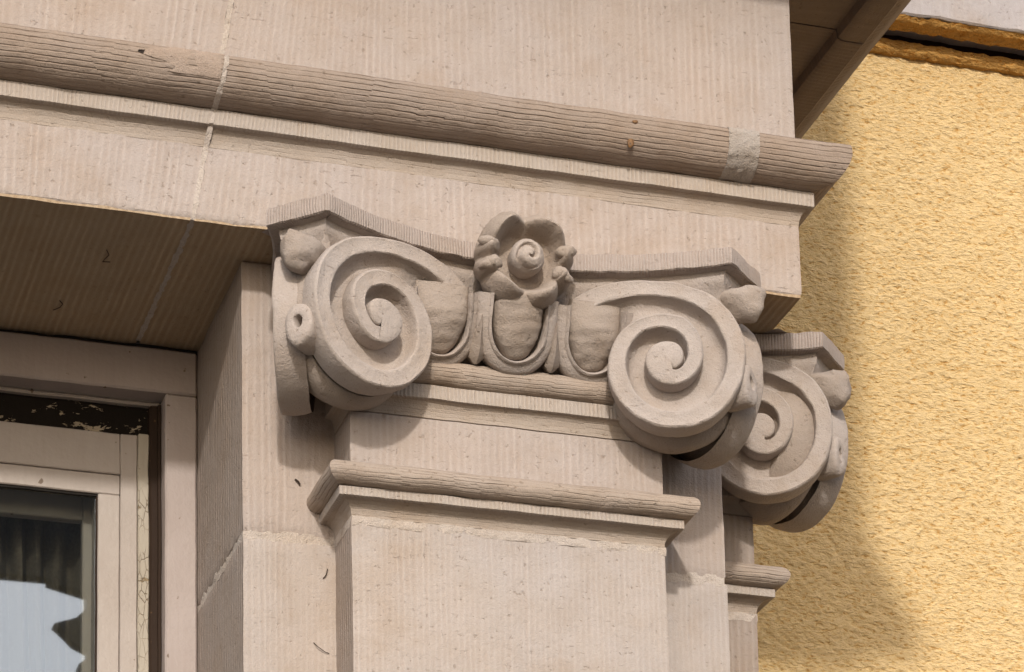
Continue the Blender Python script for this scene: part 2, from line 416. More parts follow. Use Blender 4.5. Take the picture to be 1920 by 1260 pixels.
# repairs on the roll moulding
rp = arc(.127, .228, .0485, .0530, -80, 4, 16) + [(.1725, .2405), (.112, .2450)]
sweep('mortar_repair', [(.352, 0), (.404, 0)], [(.06, .17)] + rp + [(.06, .246)], M['patch'], ent, amp=.0014, scale=90, step=.004, vstep=.004)
rp2 = arc(.127, .228, .0475, .0522, -30, 6, 12) + [(.1725, .2400), (.125, .2445)]
def ragged(V):
    V = jw(V); f = (V[:, 0] - V[:, 0].min()) / (np.ptp(V[:, 0]) + 1e-9); V[:, 0] -= (1 - f) * (.028 * np.sin(V[:, 2] * 90) + .018 * np.sin(V[:, 2] * 230)); return V
sweep('mortar_repair', [(-.575, 0), (-.497, 0)], [(.06, .20)] + rp2 + [(.06, .244)], M['patchwarm'], ent, amp=.0012, scale=55, step=.004, vstep=.004, warp=ragged)

# amber resin drops on the roll moulding
for c_, r_ in (((.1893, -.1645, .1963), (.0055, .0020, .0115)), ((.1945, -.1738, .2245), (.0050, .0018, .0028))):
    V = []
    for i in range(11):
        th = math.pi * i / 10
        for j in range(16):
            ph = 2 * math.pi * j / 16; V.append((c_[0] + r_[0] * math.sin(th) * math.cos(ph), c_[1] + r_[1] * math.sin(th) * math.sin(ph), c_[2] + r_[2] * math.cos(th)))
    mesh('resin_drop', V, grid_faces(11, 16, closed_m=True), None, M['resin'], ent, 80, .001, 120)

# ------------------------------------------------------------------ cornice above: its return soffit shows at the top right, balcony parapet over it
cor = empty('cornice', (0, 0, .64)); tag(cor, 'dark overhanging stone cornice soffit at top beside the yellow wall', 'cornice')
ZC = .64; XE = .757 - PX1
def block_sweep(name, prof, parent, mat, y0, y1, **k):
    return sweep(name, [(PX1, y0), (PX1, y1)], prof, mat, parent, **k)
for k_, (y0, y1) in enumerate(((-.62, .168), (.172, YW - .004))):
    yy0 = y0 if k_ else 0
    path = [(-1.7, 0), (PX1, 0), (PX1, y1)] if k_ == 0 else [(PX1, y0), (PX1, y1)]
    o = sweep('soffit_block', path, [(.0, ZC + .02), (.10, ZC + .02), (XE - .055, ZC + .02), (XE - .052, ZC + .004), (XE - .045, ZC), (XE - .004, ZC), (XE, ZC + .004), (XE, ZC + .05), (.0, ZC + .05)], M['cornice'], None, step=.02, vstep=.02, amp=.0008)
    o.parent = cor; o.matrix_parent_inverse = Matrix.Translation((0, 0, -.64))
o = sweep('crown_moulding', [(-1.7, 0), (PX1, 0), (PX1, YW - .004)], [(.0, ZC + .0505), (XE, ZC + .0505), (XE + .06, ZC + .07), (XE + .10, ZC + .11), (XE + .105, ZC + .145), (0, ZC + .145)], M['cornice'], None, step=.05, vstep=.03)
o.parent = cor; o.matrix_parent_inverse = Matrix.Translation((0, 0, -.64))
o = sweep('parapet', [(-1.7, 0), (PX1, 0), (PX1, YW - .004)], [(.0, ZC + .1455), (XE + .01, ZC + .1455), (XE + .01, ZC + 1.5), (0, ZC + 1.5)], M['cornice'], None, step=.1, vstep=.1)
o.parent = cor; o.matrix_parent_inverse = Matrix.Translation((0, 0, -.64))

# ------------------------------------------------------------------ stone pier behind the pilaster
pier = empty('stone_pier', (0, 0, -3.9)); tag(pier, 'flat beige stone pier between the window and the corner, behind the front pilaster', 'pier')
inv = Matrix.Translation((0, 0, 3.9))
def pc(o, par=pier):
    o.parent = par; o.matrix_parent_inverse = par.matrix_basis.inverted(); return o
def pier_block(z0, z1, dx=0., mt='face'):
    # U-shaped plan swept upwards: reveal, front, return
    o = sweep('stone_block', [(PX0, YW - .004), (PX0, 0), (PX1 + dx, 0), (PX1 + dx, YW - .004)], [(-.05, z0), (-.002, z0), (0, z0 + .003), (0, z1 - .003), (-.002, z1), (-.05, z1)], M[mt], None, step=.012, vstep=.02, amp=.0007)
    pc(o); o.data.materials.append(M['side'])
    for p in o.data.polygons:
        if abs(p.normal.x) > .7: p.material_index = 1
    return o
pier_block(ZJ + .004, -.0015); pier_block(-1.25, ZJ - .004, .003, 'fine'); pier_block(-3.9, -1.258)
o = sweep('mortar_joint', [(PX0 + .0, YF + .02), (PX0, 0), (PX1 + .0, 0), (PX1, YW - .004)], [(-.04, ZJ - .010), (-.0005, ZJ - .010), (-.0005, ZJ + .010), (-.04, ZJ + .010)], M['mortar'], None, step=.004, vstep=.004, amp=.0013, scale=95); pc(o)

# ------------------------------------------------------------------ pilaster (front); copied for the return face
PPATH = [(-PW, .02), (-PW, -PP), (PW, -PP), (PW, .02)]
def make_pilaster():
    r = empty('pilaster', (0, 0, -3.9))
    def block(name, z0, z1, mat, smat):
        o = sweep(name, PPATH, [(-.05, z0), (-.003, z0), (0, z0 + .003), (0, z1 - .003), (-.003, z1), (-.05, z1)], mat, None, step=.012, vstep=.02, amp=.0007); pc(o, r)
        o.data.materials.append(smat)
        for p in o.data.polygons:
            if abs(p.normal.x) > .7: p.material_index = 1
    block('shaft', -3.9, -.4415, M['fine'], M['side']); block('necking', -.3675, -.272, M['face'], M['side'])
    nm = sweep('neck_roll', PPATH, [(-.02, -.4045), (.021, -.4045)] + arc(.0235, -.3860, .0205, .0185, -85, 88, 18) + [(-.02, -.3672)], M['roll'], None, step=.008, vstep=.003, amp=.0012, scale=30, smooth=60); pc(nm, r)
    nf = sweep('neck_fillet', PPATH, [(-.02, -.4200), (.0225, -.4200), (.0240, -.4190), (.0240, -.4055), (.022, -.4047), (-.02, -.4047)], M['band'], None, step=.006, vstep=.006, amp=.0006); pc(nf, r)
    nc = sweep('neck_hollow', PPATH, [(-.02, -.4425), (.0, -.4425)] + [(.017 * (1 - math.cos(a)), -.4415 + .0213 * math.sin(a)) for a in np.linspace(0, math.pi / 2, 8)] + [(-.02, -.4202)], M['cav'], None, step=.01, vstep=.004, amp=.0006, smooth=60); pc(nc, r)
    pc(sweep('mortar_joint', PPATH, [(-.02, -.4575), (.0002, -.4565), (.0010, -.4520), (.0012, -.4428), (-.02, -.4426)], M['mortar'], None, step=.004, vstep=.003, amp=.0016, scale=60), r)
    return r
pil = make_pilaster(); tag(pil, 'wide front pilaster of tooled beige sandstone with roll moulded neck, beside the window', 'pilaster')
RX, RY = .400, .388
def place_return(o):
    c = copy_tree(o); c.location = (RX, RY, o.location.z); c.rotation_euler = (0, 0, math.pi / 2); return c
pil2 = place_return(pil); tag(pil2, 'narrow-looking pilaster round the corner, edge on against the yellow wall', 'pilaster')

# ------------------------------------------------------------------ Ionic capital
QO = [(-.694,.191),(-.642,.188),(-.592,.185),(-.551,.181),(-.471,.171),(-.359,.158),(-.213,.145),(-.107,.138),(.036,.132),(.188,.129),(.322,.128),(.457,.126),(.588,.124),(.719,.12),(.844,.117),(.97,.1145),(1.118,.1125),(1.273,.112),(1.421,.112),(1.573,.112),(1.715,.111),(1.86,.11),(2.002,.108),(2.148,.106),(2.309,.104),(2.454,.102),(2.602,.1),(2.745,.099),(2.897,.0975),(3.027,.096),(3.159,.095),(3.281,.093),(3.422,.091),(3.565,.088),(3.737,.085),(3.925,.081),(4.096,.078),(4.267,.073),(4.453,.066),(4.653,.058),(4.908,.0495),(5.19,.0445),(5.541,.041),(5.865,.039),(6.185,.038),(6.495,.0378),(6.822,.0385),(7.091,.0395),(7.4,.038),(7.75,.035),(8.1,.032),(8.45,.027),(8.8,.021),(9.2,.016),(9.6,.0125),(9.95,.0105)]
QI = [(-.727,.166),(-.684,.158),(-.633,.153),(-.575,.148),(-.489,.14),(-.377,.131),(-.25,.118),(-.104,.11),(.039,.105),(.197,.101),(.379,.0975),(.548,.0945),(.719,.091),(.883,.0875),(1.078,.0845),(1.287,.083),(1.498,.083),(1.705,.0825),(1.9,.081),(2.094,.079),(2.314,.0755),(2.535,.072),(2.75,.069),(2.97,.068),(3.157,.067),(3.358,.067),(3.53,.0655),(3.725,.061),(3.916,.056),(4.138,.05),(4.361,.042),(4.621,.032),(4.969,.0225),(5.498,.0165),(5.95,.0118)]
def smooth_tab(T):
    q = np.array([a for a, b in T]); r = np.array([b for a, b in T]); qs = np.arange(q[0], q[-1] + .001, .02)
    y = np.interp(qs, q, r); kx = np.exp(-.5 * (np.arange(-9, 10) / 4.) ** 2); kx /= kx.sum()
    yp = np.concatenate([2 * y[0] - y[9:0:-1], y, 2 * y[-1] - y[-2:-11:-1]]); ys = np.convolve(yp, kx, 'valid')
    return lambda x: np.interp(x, qs, ys)
RO, RI = smooth_tab(QO), smooth_tab(QI)
PHI = rad(19); VC = (.230, -.2)
def disc_frame(sx, kind, zc):
    """centre, outward-pointing tangent, normal of a volute face; the side faces mirror the front ones in the corner's diagonal"""
    c = np.array([sx * VC[0], VC[1], zc]); t = np.array([sx * math.cos(PHI), -math.sin(PHI), 0]); n = np.array([-sx * math.sin(PHI), -math.cos(PHI), 0])
    if kind == 'side':
        def mr(p, pt):
            x, y = (p[0] * sx, p[1])
            if pt: return np.array([sx * (-(y) + .147 + .006), -x + .147 + .006, p[2]])
            return np.array([sx * (-y), -x, p[2]])
        c = mr(c, True); t = mr(t, False); n = mr(n, False)
    return c, t, n
def volute_spiral(sx, kind, zc, parent):
    c, t, n = disc_frame(sx, kind, zc); T = .034
    V = []; F = []; UV = []
    def P(q, r, h): a = q * math.pi / 2; return c + t * (r * math.sin(a)) + np.array([0, 0, 1.]) * (r * math.cos(a)) + n * h
    def strip(qs, rows):
        b = len(V); m = None
        back = 1 if qs[0] < 0 else 0                             # the start of the band is closed off backwards
        for i_, q in enumerate(([qs[0]] if back else []) + list(qs)):
            pr_ = rows(q); m = len(pr_)
            for r, h in pr_: V.append(P(q, r, h - (.05 if back and i_ == 0 else 0))); UV.append((q * .1, r))
        fl = (sx < 0) ^ (kind == 'side')
        F.extend(tuple(k + b for k in f) for f in grid_faces(len(qs) + back, m, flip=not fl))
    lift = lambda q: .005 * np.clip((q - 1) / 5, 0, 1)
    dep = lambda q: np.interp(q, [-.69, -.5, -.3, .4, 3, 6, 10], [.040, .027, .018, .026, .028, .026, .018])
    def A(q):
        ro, ri, rn = float(RO(q)), float(RI(q)), float(RO(min(q + 4, 9.95))); top = lift(q); d = dep(q); wall = -T if q < 3.45 else -dep(q - 4) + lift(q - 4) - .002
        w = ro - ri; fl0 = top - d; fl1 = -dep(q) + lift(q)
        nf = [ri - .0035 - (ri - .0035 - rn) * f for f in (0, .12, .3, .5, .7, .88, 1.02)]
        hf = [fl0 + .007, fl0 + .002, fl0 - .001, fl0 - .002, fl0 - .001, fl0, fl0]
        return [(ro - .004, wall - .012 if q < 3.45 else wall), (ro - .001, wall), (ro + .0006, wall * .6 + top * .4), (ro, top - .0045), (ro - .0012, top - .0014), (ro - .0035, top)] + \
               [(ro - w * f, top - .0012 * math.sin(math.pi * f)) for f in (.25, .5, .75)] + \
               [(ri + .0028, top), (ri + .0008, top - .0012), (ri - .0002, top - .0042), (ri - .0018, top - d * .55)] + list(zip(nf, hf))
    strip(np.arange(-.690, 5.94, .04), A)
    def C0(q):                                                    # bed of the channel, running in behind the first egg
        rn = float(RO(q + 4)); h0 = np.interp(q, [-1.02, -.66], [-.048, -.040]); ro_ = np.interp(q, [-1.02, -.66], [rn + .003, .138])
        return [(ro_ - (ro_ - rn) * f, h0 - .001 * math.sin(3 * f)) for f in (0, .2, .4, .6, .8, 1.03)]
    strip0 = np.arange(-1.02, -.65, .03); bq = len(V)
    for q in strip0:
        for r, h in C0(q): V.append(P(q, r, h)); UV.append((q * .1, r))
    F.extend(tuple(k + bq for k in f) for f in grid_faces(len(strip0), 6, flip=not ((sx < 0) ^ (kind == 'side'))))
    def B(q):
        ro = float(RO(q)); top = lift(q); wall = -dep(q - 4) + lift(q - 4) - .002
        return [(ro - .0, wall), (ro + .0005, wall * .5 + top * .5), (ro, top - .004), (ro - .0012, top - .0012), (ro - .0035, top)] + [(max(0, (ro - .0035) * f), top + .002 * (1 - f)) for f in (.75, .5, .25, .0)]
    strip(np.arange(5.9, 9.96, .06), B)
    o = mesh('volute', V, F, UV, M['carve'], parent, 42, .0010, 38)
    return o
def volute_core(sx, zc, parent):
    """solid behind the front spiral, back to the wall"""
    c, t, n = disc_frame(sx, 'front', zc); V = []; qs = np.linspace(-.5, 3.5, 64)
    lay = ((-.056, .93), (-.062, .97), (-.07, 1.02), (-.085, 1.03), (-.10, .99), (-.13, .80))
    for h, s in lay:
        for q in qs:
            r = min(float(RO(q)), .135) * s; a = q * math.pi / 2; V.append(c + t * r * math.sin(a) + np.array([0, 0, 1.]) * r * math.cos(a) + n * h)
    m = len(qs); F = grid_faces(len(lay), m, closed_m=True, flip=sx > 0)
    F += [tuple(range(m)) if sx > 0 else tuple(range(m))[::-1], tuple(range((len(lay) - 1) * m, len(lay) * m))]
    return mesh('volute_back', V, F, None, M['carve2'], parent, 50, .0012, 30)
def volute_pulley(sx, zc, parent):
    """hollowed stone between the front and the side spiral of one corner"""
    cf, tf, nf = disc_frame(sx, 'front', zc); cs, ts, ns = disc_frame(sx, 'side', zc)
    V = []; UV = []; qs = np.linspace(.15, 2.75, 80); N = 15; Z1 = np.array([0, 0, 1.])
    for q in qs:
        a = q * math.pi / 2; r = float(RO(q)) - .0045
        f = cf + tf * r * math.sin(a) + Z1 * r * math.cos(a) - nf * .020; s = cs + ts * r * math.sin(a) + Z1 * r * math.cos(a) - ns * .020
        ctr = (cf + cs) / 2; inw = ctr + Z1 * 0 - (f + s) / 2; inw /= np.linalg.norm(inw) + 1e-9
        sag = np.interp(q, [.15, .9, 1.12, 1.24, 1.5, 2.1, 2.75], [.004, .004, .008, .040, .046, .034, .02])
        for j in range(N):
            u = j / (N - 1); e = (1 - (2 * u - 1) ** 4)
            V.append(f + (s - f) * u + inw * sag * e); UV.append((q * .1, u * .1))
    F = grid_faces(len(qs), N, flip=sx < 0)
    return mesh('volute_hollow', V, F, UV, M['carve2'], parent, 60, .0012, 34)
def blob(name, ctr, ax, rads, parent, mat, shape=None, amp=.002, scale=45, nu=32, nv=20):
    V = []
    ax = [np.array(a, float) for a in ax]
    for i in range(nv + 1):
        th = math.pi * i / nv
        for j in range(nu):
            ph = 2 * math.pi * j / nu; u = np.array([math.sin(th) * math.cos(ph), math.sin(th) * math.sin(ph), math.cos(th)])
            if shape is not None: u = shape(u)
            V.append(np.array(ctr) + ax[0] * u[0] * rads[0] + ax[1] * u[1] * rads[1] + ax[2] * u[2] * rads[2])
    F = grid_faces(nv + 1, nu, closed_m=True)
    if np.dot(np.cross(ax[0], ax[1]), ax[2]) < 0: F = [f[::-1] for f in F]
    return mesh(name, V, F, None, mat, parent, 70, amp, scale)

def make_capital(zl=-.171, zr=-.184):
    r = empty('ionic_capital', (0, 0, -.272))
    R_ = empty('tmp')                                             # built in the pier's frame, then hung on the root
    parts = []
    A = lambda o: (parts.append(o), o)[1]
    # abacus: concave plan with cut corners
    AX, AY, MID, BX, BY = .320, -.244, -.1495, .396, -.172
    def plan(inset):
        """plan outline, left wall to right wall, drawn in by inset"""
        pts = []
        for i in range(0, 49):
            x = -AX + 2 * AX * i / 48; pts.append((x, MID + (AY - MID) * abs(x / AX) ** 2.1))
        side = [(sx_, y_) for sx_, y_ in [(-.345, .02), (-.352, -.03), (-.362, -.08), (-.378, -.13), (-BX, BY)]]
        nC = 7
        cl = [(-BX + (BX - AX) * k / nC, BY + (AY - BY) * k / nC) for k in range(1, nC)]
        full = side + cl + pts + [(-x, y) for x, y in cl[::-1]] + [(-x, y) for x, y in side[::-1]]
        P = np.array(full)
        if inset == 0: return P
        d = np.gradient(P, axis=0); nn = np.stack([-d[:, 1], d[:, 0]], 1); nn /= np.linalg.norm(nn, axis=1)[:, None]
        Q = P + nn * inset
        # keep the two corner points mitred
        k = inset
        for idx, (px, py), sx_ in ((len(side) - 1, (-BX, BY), 1), (len(side) + len(cl), (-AX, AY), 1), (len(full) - len(side), (BX, BY), -1), (len(full) - len(side) - len(cl) - 1, (AX, AY), -1)):
            if abs(px) == BX: Q[idx] = (px + sx_ * k * 1.08, py + k * .18)
            else: Q[idx] = (px + sx_ * k * .18, py + k * 1.08)
        return Q
    def loft(name, rows, mat, smooth, amp, scale=30, closed=True):
        V = []; UV = []
        rings = []
        for ins, z in rows:
            P = plan(ins); rings.append(P)
        L = np.concatenate([[0], np.cumsum(np.linalg.norm(np.diff(plan(0), axis=0), axis=1))])
        # finer along the plan
        s = np.unique(np.concatenate([np.arange(0, L[-1], .007), L[[4, 10]], L[[-5, -11]], [L[-1]]]))
        v = 0
        for (ins, z), P in zip(rows, rings):
            for si in s: V.append((np.interp(si, L, P[:, 0]), np.interp(si, L, P[:, 1]), z)); UV.append((si, z))
        m = len(s); F = grid_faces(len(rows), m, flip=True)
        return A(mesh(name, V, F, UV, mat, None, smooth, amp, scale))
    loft('abacus', [(.16, -.0006), (.004, -.0006), (.0005, -.003), (0, -.010), (0, -.020), (.0005, -.029), (.003, -.0308), (.030, -.0312)], M['abacus'], 32, .0011, 60)
    loft('cymatium', [(.006, -.0305), (.0190, -.0316), (.0195, -.034), (.0200, -.043), (.0210, -.048), (.0250, -.0545), (.0305, -.062), (.034, -.071), (.0375, -.082), (.0395, -.094), (.0430, -.101), (.11, -.102)], M['carve'], 50, .0013, 35)
    # echinus body
    E = [(-.22, -.26), (-.22, -.09)]
    V = []; UV = []
    rows = [(-.094, -.150), (-.11, -.152), (-.13, -.148), (-.15, -.138), (-.168, -.124), (-.182, -.112), (-.186, -.09)]
    xs = np.linspace(-.23, .23, 50)
    for z, y in rows:
        for x in xs: V.append((x, y + .016, z)); UV.append((x, z))
    A(mesh('echinus', V, grid_faces(len(rows), 50, flip=True), UV, M['carve2'], None, 60, .0008))
    # eggs with their shells, darts between
    tilt = rad(22); up_ = np.array([0, -math.sin(tilt), math.cos(tilt)]); fw = np.array([0, -math.cos(tilt), -math.sin(tilt)]); Xv = np.array([1., 0, 0])
    def egg_outline(u):                                          # half width at height u (-1 bottom .. 1 top)
        return math.sqrt(max(0, 1 - ((u - .55) / 1.55) ** 2)) if u < .55 else 1 - .06 * (u - .55)
    def eggshape(ctr, hw, hh, dp, name, mat, top=9):
        V = []; n1, n2 = 22, 19
        for i in range(n1 + 1):
            u = -1 + 2 * i / n1; w = egg_outline(u) * hw
            for j in range(n2):
                a = math.pi * j / (n2 - 1); x = w * math.cos(a); d = dp * math.sin(a) ** .8 * (egg_outline(u) ** .8)
                d += .0011 * math.sin(u * 44 + x * 60 + 2 * math.sin(u * 9))           # chisel ribs across the egg
                d *= min(1, .25 + (1.0 - u) * top)
                V.append(ctr + Xv * x + up_ * u * hh + fw * d)
        return A(mesh(name, V, grid_faces(n1 + 1, n2, flip=True) + [tuple(range(n1 * n2, n1 * n2 + n2))[::-1]], None, mat, None, 60, .0012, 60))
    def shell(ctr, hw, hh, wdt, dp, name):
        V = []; us = np.linspace(0, 1, 60); sec = [(-.5, -.022), (-.5, dp * .95), (-.40, dp * 1.2), (-.26, dp * 1.12), (-.20, dp * .95), (.2, dp * .82), (.42, dp * .62), (.5, dp * .4), (.5, -.022)]
        for s in us:
            a = math.pi * (1 + s)                                # U from left top round the bottom to right top
            if s < .22: x, u = -1, 1 - (s / .22) * .72
            elif s > .78: x, u = 1, 1 - ((1 - s) / .22) * .72
            else:
                f = (s - .22) / .56; ang = math.pi * f; x = -math.cos(ang); u = .28 - 1.36 * math.sin(ang) ** .85
            p = ctr + Xv * x * hw + up_ * u * hh
            # outward direction in the plane
            if s < .22: o_ = np.array([-1., 0])
            elif s > .78: o_ = np.array([1., 0])
            else: o_ = np.array([x, -abs(math.sin(ang))]); o_ /= np.linalg.norm(o_) + 1e-9
            for q, d in sec: V.append(p + (Xv * o_[0] + up_ * o_[1]) * q * wdt + fw * d)
        return A(mesh(name, V, grid_faces(len(us), len(sec), flip=True), None, M['carve'], None, 45, .0009, 50))
    for x in (0, .126, -.119):
        c = np.array([x, -.142 if x == 0 else -.133, -.136])
        eggshape(c + up_ * .008, .040 if x == 0 else .043, .054, .030 if x == 0 else .026, 'egg', M['carve2'], 9 if x == 0 else 1.0); shell(c - fw * .004, .0530, .0515, .0225, .020, 'egg_shell')
    for x in (.062, -.058):
        V = []
        c = np.array([x, -.137, -.150])
        for u, w, d in ((.9, .002, .014), (.5, .005, .018), (.1, .008, .018), (-.4, .0125, .017), (-.8, .0125, .012), (-1.05, .003, .004)):
            for k_, (a, b) in enumerate(((-1, -.02), (-.9, .25), (0, 1), (.9, .25), (1, -.02))):
                V.append(c + Xv * a * w + up_ * u * .038 + fw * (b * d if b > 0 else b))
        A(mesh('dart', V, grid_faces(6, 5), None, M['carve2'], None, 30, .0008, 60))
    # astragal, fillet and hollow under the eggs
    A(sweep('astragal', PPATH, [(-.02, -.2235), (.008, -.2235)] + arc(.0085, -.2030, .0205, .0205, -85, 88, 18) + [(-.02, -.1823)], M['roll'], None, step=.007, vstep=.003, amp=.0013, scale=28, smooth=60))
    A(sweep('collar_fillet', PPATH, [(-.02, -.2475), (.0125, -.2475), (.0145, -.2465), (.0145, -.2250), (.0125, -.2237), (-.02, -.2237)], M['band'], None, step=.006, vstep=.006, amp=.0007))
    A(sweep('collar_hollow', PPATH, [(-.02, -.2720), (.0, -.2720)] + [(.011 * (1 - math.cos(a)), -.271 + .0232 * math.sin(a)) for a in np.linspace(0, math.pi / 2, 8)] + [(-.02, -.2476)], M['cav'], None, step=.01, vstep=.004, amp=.0006, smooth=60))
    # volutes
    for sx, zc in ((-1, zl), (1, zr)):
        for kind in ('front', 'side'): A(volute_spiral(sx, kind, zc, None))
        A(volute_core(sx, zc, None)); A(volute_pulley(sx, zc, None))
        cf, tf, nf = disc_frame(sx, 'front', zc); cs, ts, ns = disc_frame(sx, 'side', zc)
        dg = np.array([sx, -1., 0]) / math.sqrt(2); acr = np.array([sx * 1., 1., 0]) / math.sqrt(2); Zv = np.array([0, 0, 1.])
        q = 1.02; a = q * math.pi / 2; rr = float(RO(q))
        rim = (cf + tf * rr * math.sin(a) + cs + ts * rr * math.sin(a)) / 2; rim[2] = zc + .002
        # round boss across the hollow, with a drilled eye
        V = []; N = 30; lay = ((-.045, 1.06), (-.012, 1.04), (-.007, 1.0), (-.0045, .92), (-.0030, .70), (-.0030, .42), (-.0040, .33), (-.0075, .29), (-.024, .24), (-.026, .02))
        for dd, sc in lay:
            for k_ in range(N):
                an = 2 * math.pi * k_ / N; dz = .004 if sc < .5 else 0
                V.append(rim + dg * dd + acr * (math.cos(an) * .0235 * sc - .004) + Zv * (math.sin(an) * .033 * sc - .030 + dz))
        A(mesh('volute_tie', V, grid_faces(len(lay), N, closed_m=True, flip=sx < 0), None, M['carve'], None, 50, .0016, 60))
        # curled leaf tip in the corner under the abacus
        ctr = np.array([sx * .352, -.200, -.084 if sx < 0 else -.076]) ; fwd = dg
        def leaf(u):
            x, y, z = u; sg = lambda a, p: math.copysign(abs(a) ** p, a)
            x, y, z = sg(x, .85), sg(y, .75), sg(z, .75)
            y = y * (1 + .18 * z) - .10 * math.exp(-((x + .1) / .16) ** 2) * max(0, y) - .5 * x * x
            return np.array([x * (1 + .30 * x * x), y + .10, z * (1 - .50 * x * x) + .28 * x * x - .12 * max(0, y) * (z < 0)])
        A(blob('leaf_tip', ctr, (acr, dg, Zv), (.0275, .034, .031), None, M['carve2'], leaf, .0048, 42))
    # flower
    fc = np.array([.006, -.186, -.036]); fn = np.array([.0, -1., -.10]); fn /= np.linalg.norm(fn); fx = np.array([1., 0, 0]); fz = np.cross(fx, fn); fz = -fz if fz[2] < 0 else fz
    nr, nt = 26, 168; V = []
    pet = [(130, 1.02, 46), (55, 1.05, 44), (10, .95, 20), (338, .95, 20), (293, 1.02, 40), (238, 1.02, 40), (197, .94, 18), (171, .94, 17)]
    for i in range(nr + 1):
        f = i / nr
        for j in range(nt):
            th = 2 * math.pi * j / nt; deg = math.degrees(th)
            best = 0; hl = 0
            for a0, s_, w_ in pet:
                d = (deg - a0 + 180) % 360 - 180; e = math.exp(-abs(d / w_) ** 3 * 1.3) * s_
                if e > best: best, hl = e, d / w_
            R0 = .0790 * (.865 + .135 * best); rr = .012 + (R0 - .012) * f
            cr_ = np.clip(1.02 - best, 0, 1)
            g_ = np.clip((f - .40) / .34, 0, 1); g_ = g_ * g_ * (3 - 2 * g_)
            h = -.020 + .046 * g_ - .034 * max(0, (f - .72) / .28) ** 1.8
            h -= .026 * cr_ * g_; h += .007 * math.cos(hl * 2.6) * g_ - .005 * g_
            h += .0025 * math.sin(deg * .07 + 7 * f) * g_
            V.append(fc + fx * rr * math.cos(th) + fz * rr * math.sin(th) + fn * h)
    for k_, sc in ((-.030, .97), (-.052, .80)):
        for j in range(nt):
            p = V[nr * nt + j]; q_ = p - fc; q_ = q_ - fn * (q_ @ fn); V.append(fc + q_ * sc + fn * k_)
    fl_ = A(mesh('flower', V, grid_faces(nr + 3, nt, closed_m=True), None, M['carve2'], None, 65, .0014, 40))
    # rolled petal edges at either side
    for a0, rr in ((13, .064), (338, .062), (167, .063), (197, .062)):
        th = rad(a0); c_ = fc + fx * rr * math.cos(th) + fz * rr * math.sin(th) + fn * .010
        rx_ = fx * math.cos(th) + fz * math.sin(th); tx_ = -fx * math.sin(th) + fz * math.cos(th)
        blob('petal_curl', c_, (rx_, tx_, fn), (.018, .0105, .012), fl_, M['carve2'], lambda u: np.array([u[0], u[1] * (1 - .3 * u[0]), u[2] - .5 * u[0] * u[0]]), .0028, 70, 20, 12)
    # spiral button
    V = []; nr, nt = 18, 64
    for i in range(nr + 1):
        f = i / nr
        for j in range(nt):
            th = 2 * math.pi * j / nt; rr = .0275 * f; h = .027 * math.sqrt(max(0, 1 - (f * .985) ** 2.6))
            ph = (f * 1.35 - th / (2 * math.pi) + .1) % 1.0
            g_ = math.exp(-((ph - .5) / .16) ** 2) * (1 if .12 < f < .80 else 0)
            V.append(fc + fx * rr * math.cos(th) + fz * rr * math.sin(th) + fn * (.000 + h - .009 * g_))
    for j in range(nt):
        th = 2 * math.pi * j / nt; V.append(fc + fx * .024 * math.cos(th) + fz * .024 * math.sin(th) - fn * .03)
    b_ = mesh('flower_button', V, grid_faces(nr + 2, nt, closed_m=True), None, M['carve'], fl_, 60, .0012, 60)
    for o in parts: pc(o, r)
    bpy.data.objects.remove(R_)
    return r
cap = make_capital(); tag(cap, 'carved Ionic capital with flower and egg-and-dart on the front pilaster', 'capital')
cap2 = place_return(cap); tag(cap2, 'half-hidden Ionic capital round the corner, its volute against the yellow wall', 'capital')

# ------------------------------------------------------------------ yellow house wall behind
yw = empty('yellow_house_wall', (1.2, YW, -3.9)); tag(yw, 'yellow roughcast house wall behind the stone bay, at the right', 'wall')
def stucco_panel(x0, x1, z0, z1, y, st, amp, name, mat, par):
    nx = int((x1 - x0) / st) + 1; nz = int((z1 - z0) / st) + 1
    X, Z = np.meshgrid(np.linspace(x0, x1, nx), np.linspace(z0, z1, nz), indexing='ij')
    P = np.stack([X.ravel(), np.zeros(X.size), Z.ravel()], 1)
    wpt = P.copy(); wpt[:, 2] += .3 * wpt[:, 0]; wpt[:, 0] *= .6
    h = .9 * vnoise(wpt, 105, 21) + .75 * vnoise(wpt, 175, 22) + .3 * vnoise(P, 30, 24) + .35 * vnoise(P, 140, 25)
    h = np.where(h < 0, h * 1.4, h * .7)
    V = P.copy(); V[:, 1] = y - amp * h
    o = mesh(name, V, grid_faces(nx, nz), np.stack([P[:, 0], P[:, 2]], 1), mat, None, None)
    o.data.polygons.foreach_set('use_smooth', np.ones(len(o.data.polygons), bool))
    at = o.data.attributes.new('pit', 'FLOAT', 'POINT'); at.data.foreach_set('value', np.clip(-h * .8, 0, 1).astype(np.float32))
    pc(o, par); return o
stucco_panel(.70, 1.85, -.42, 1.40, YW, .0030, .0016, 'roughcast', M['stucco'], yw)
for lo, hi in (((1.8503, -.42), (9, 1.40)), ((.35, -.42), (.6997, 1.40)), ((.35, -3.9), (9, -.4203)), ((.35, 1.4003), (9, 6))):
    V = [(lo[0], YW, lo[1]), (hi[0], YW, lo[1]), (hi[0], YW, hi[1]), (lo[0], YW, hi[1])]
    o = mesh('roughcast', V, [(0, 1, 2, 3)], None, M['stucco'], None, None); pc(o, yw)
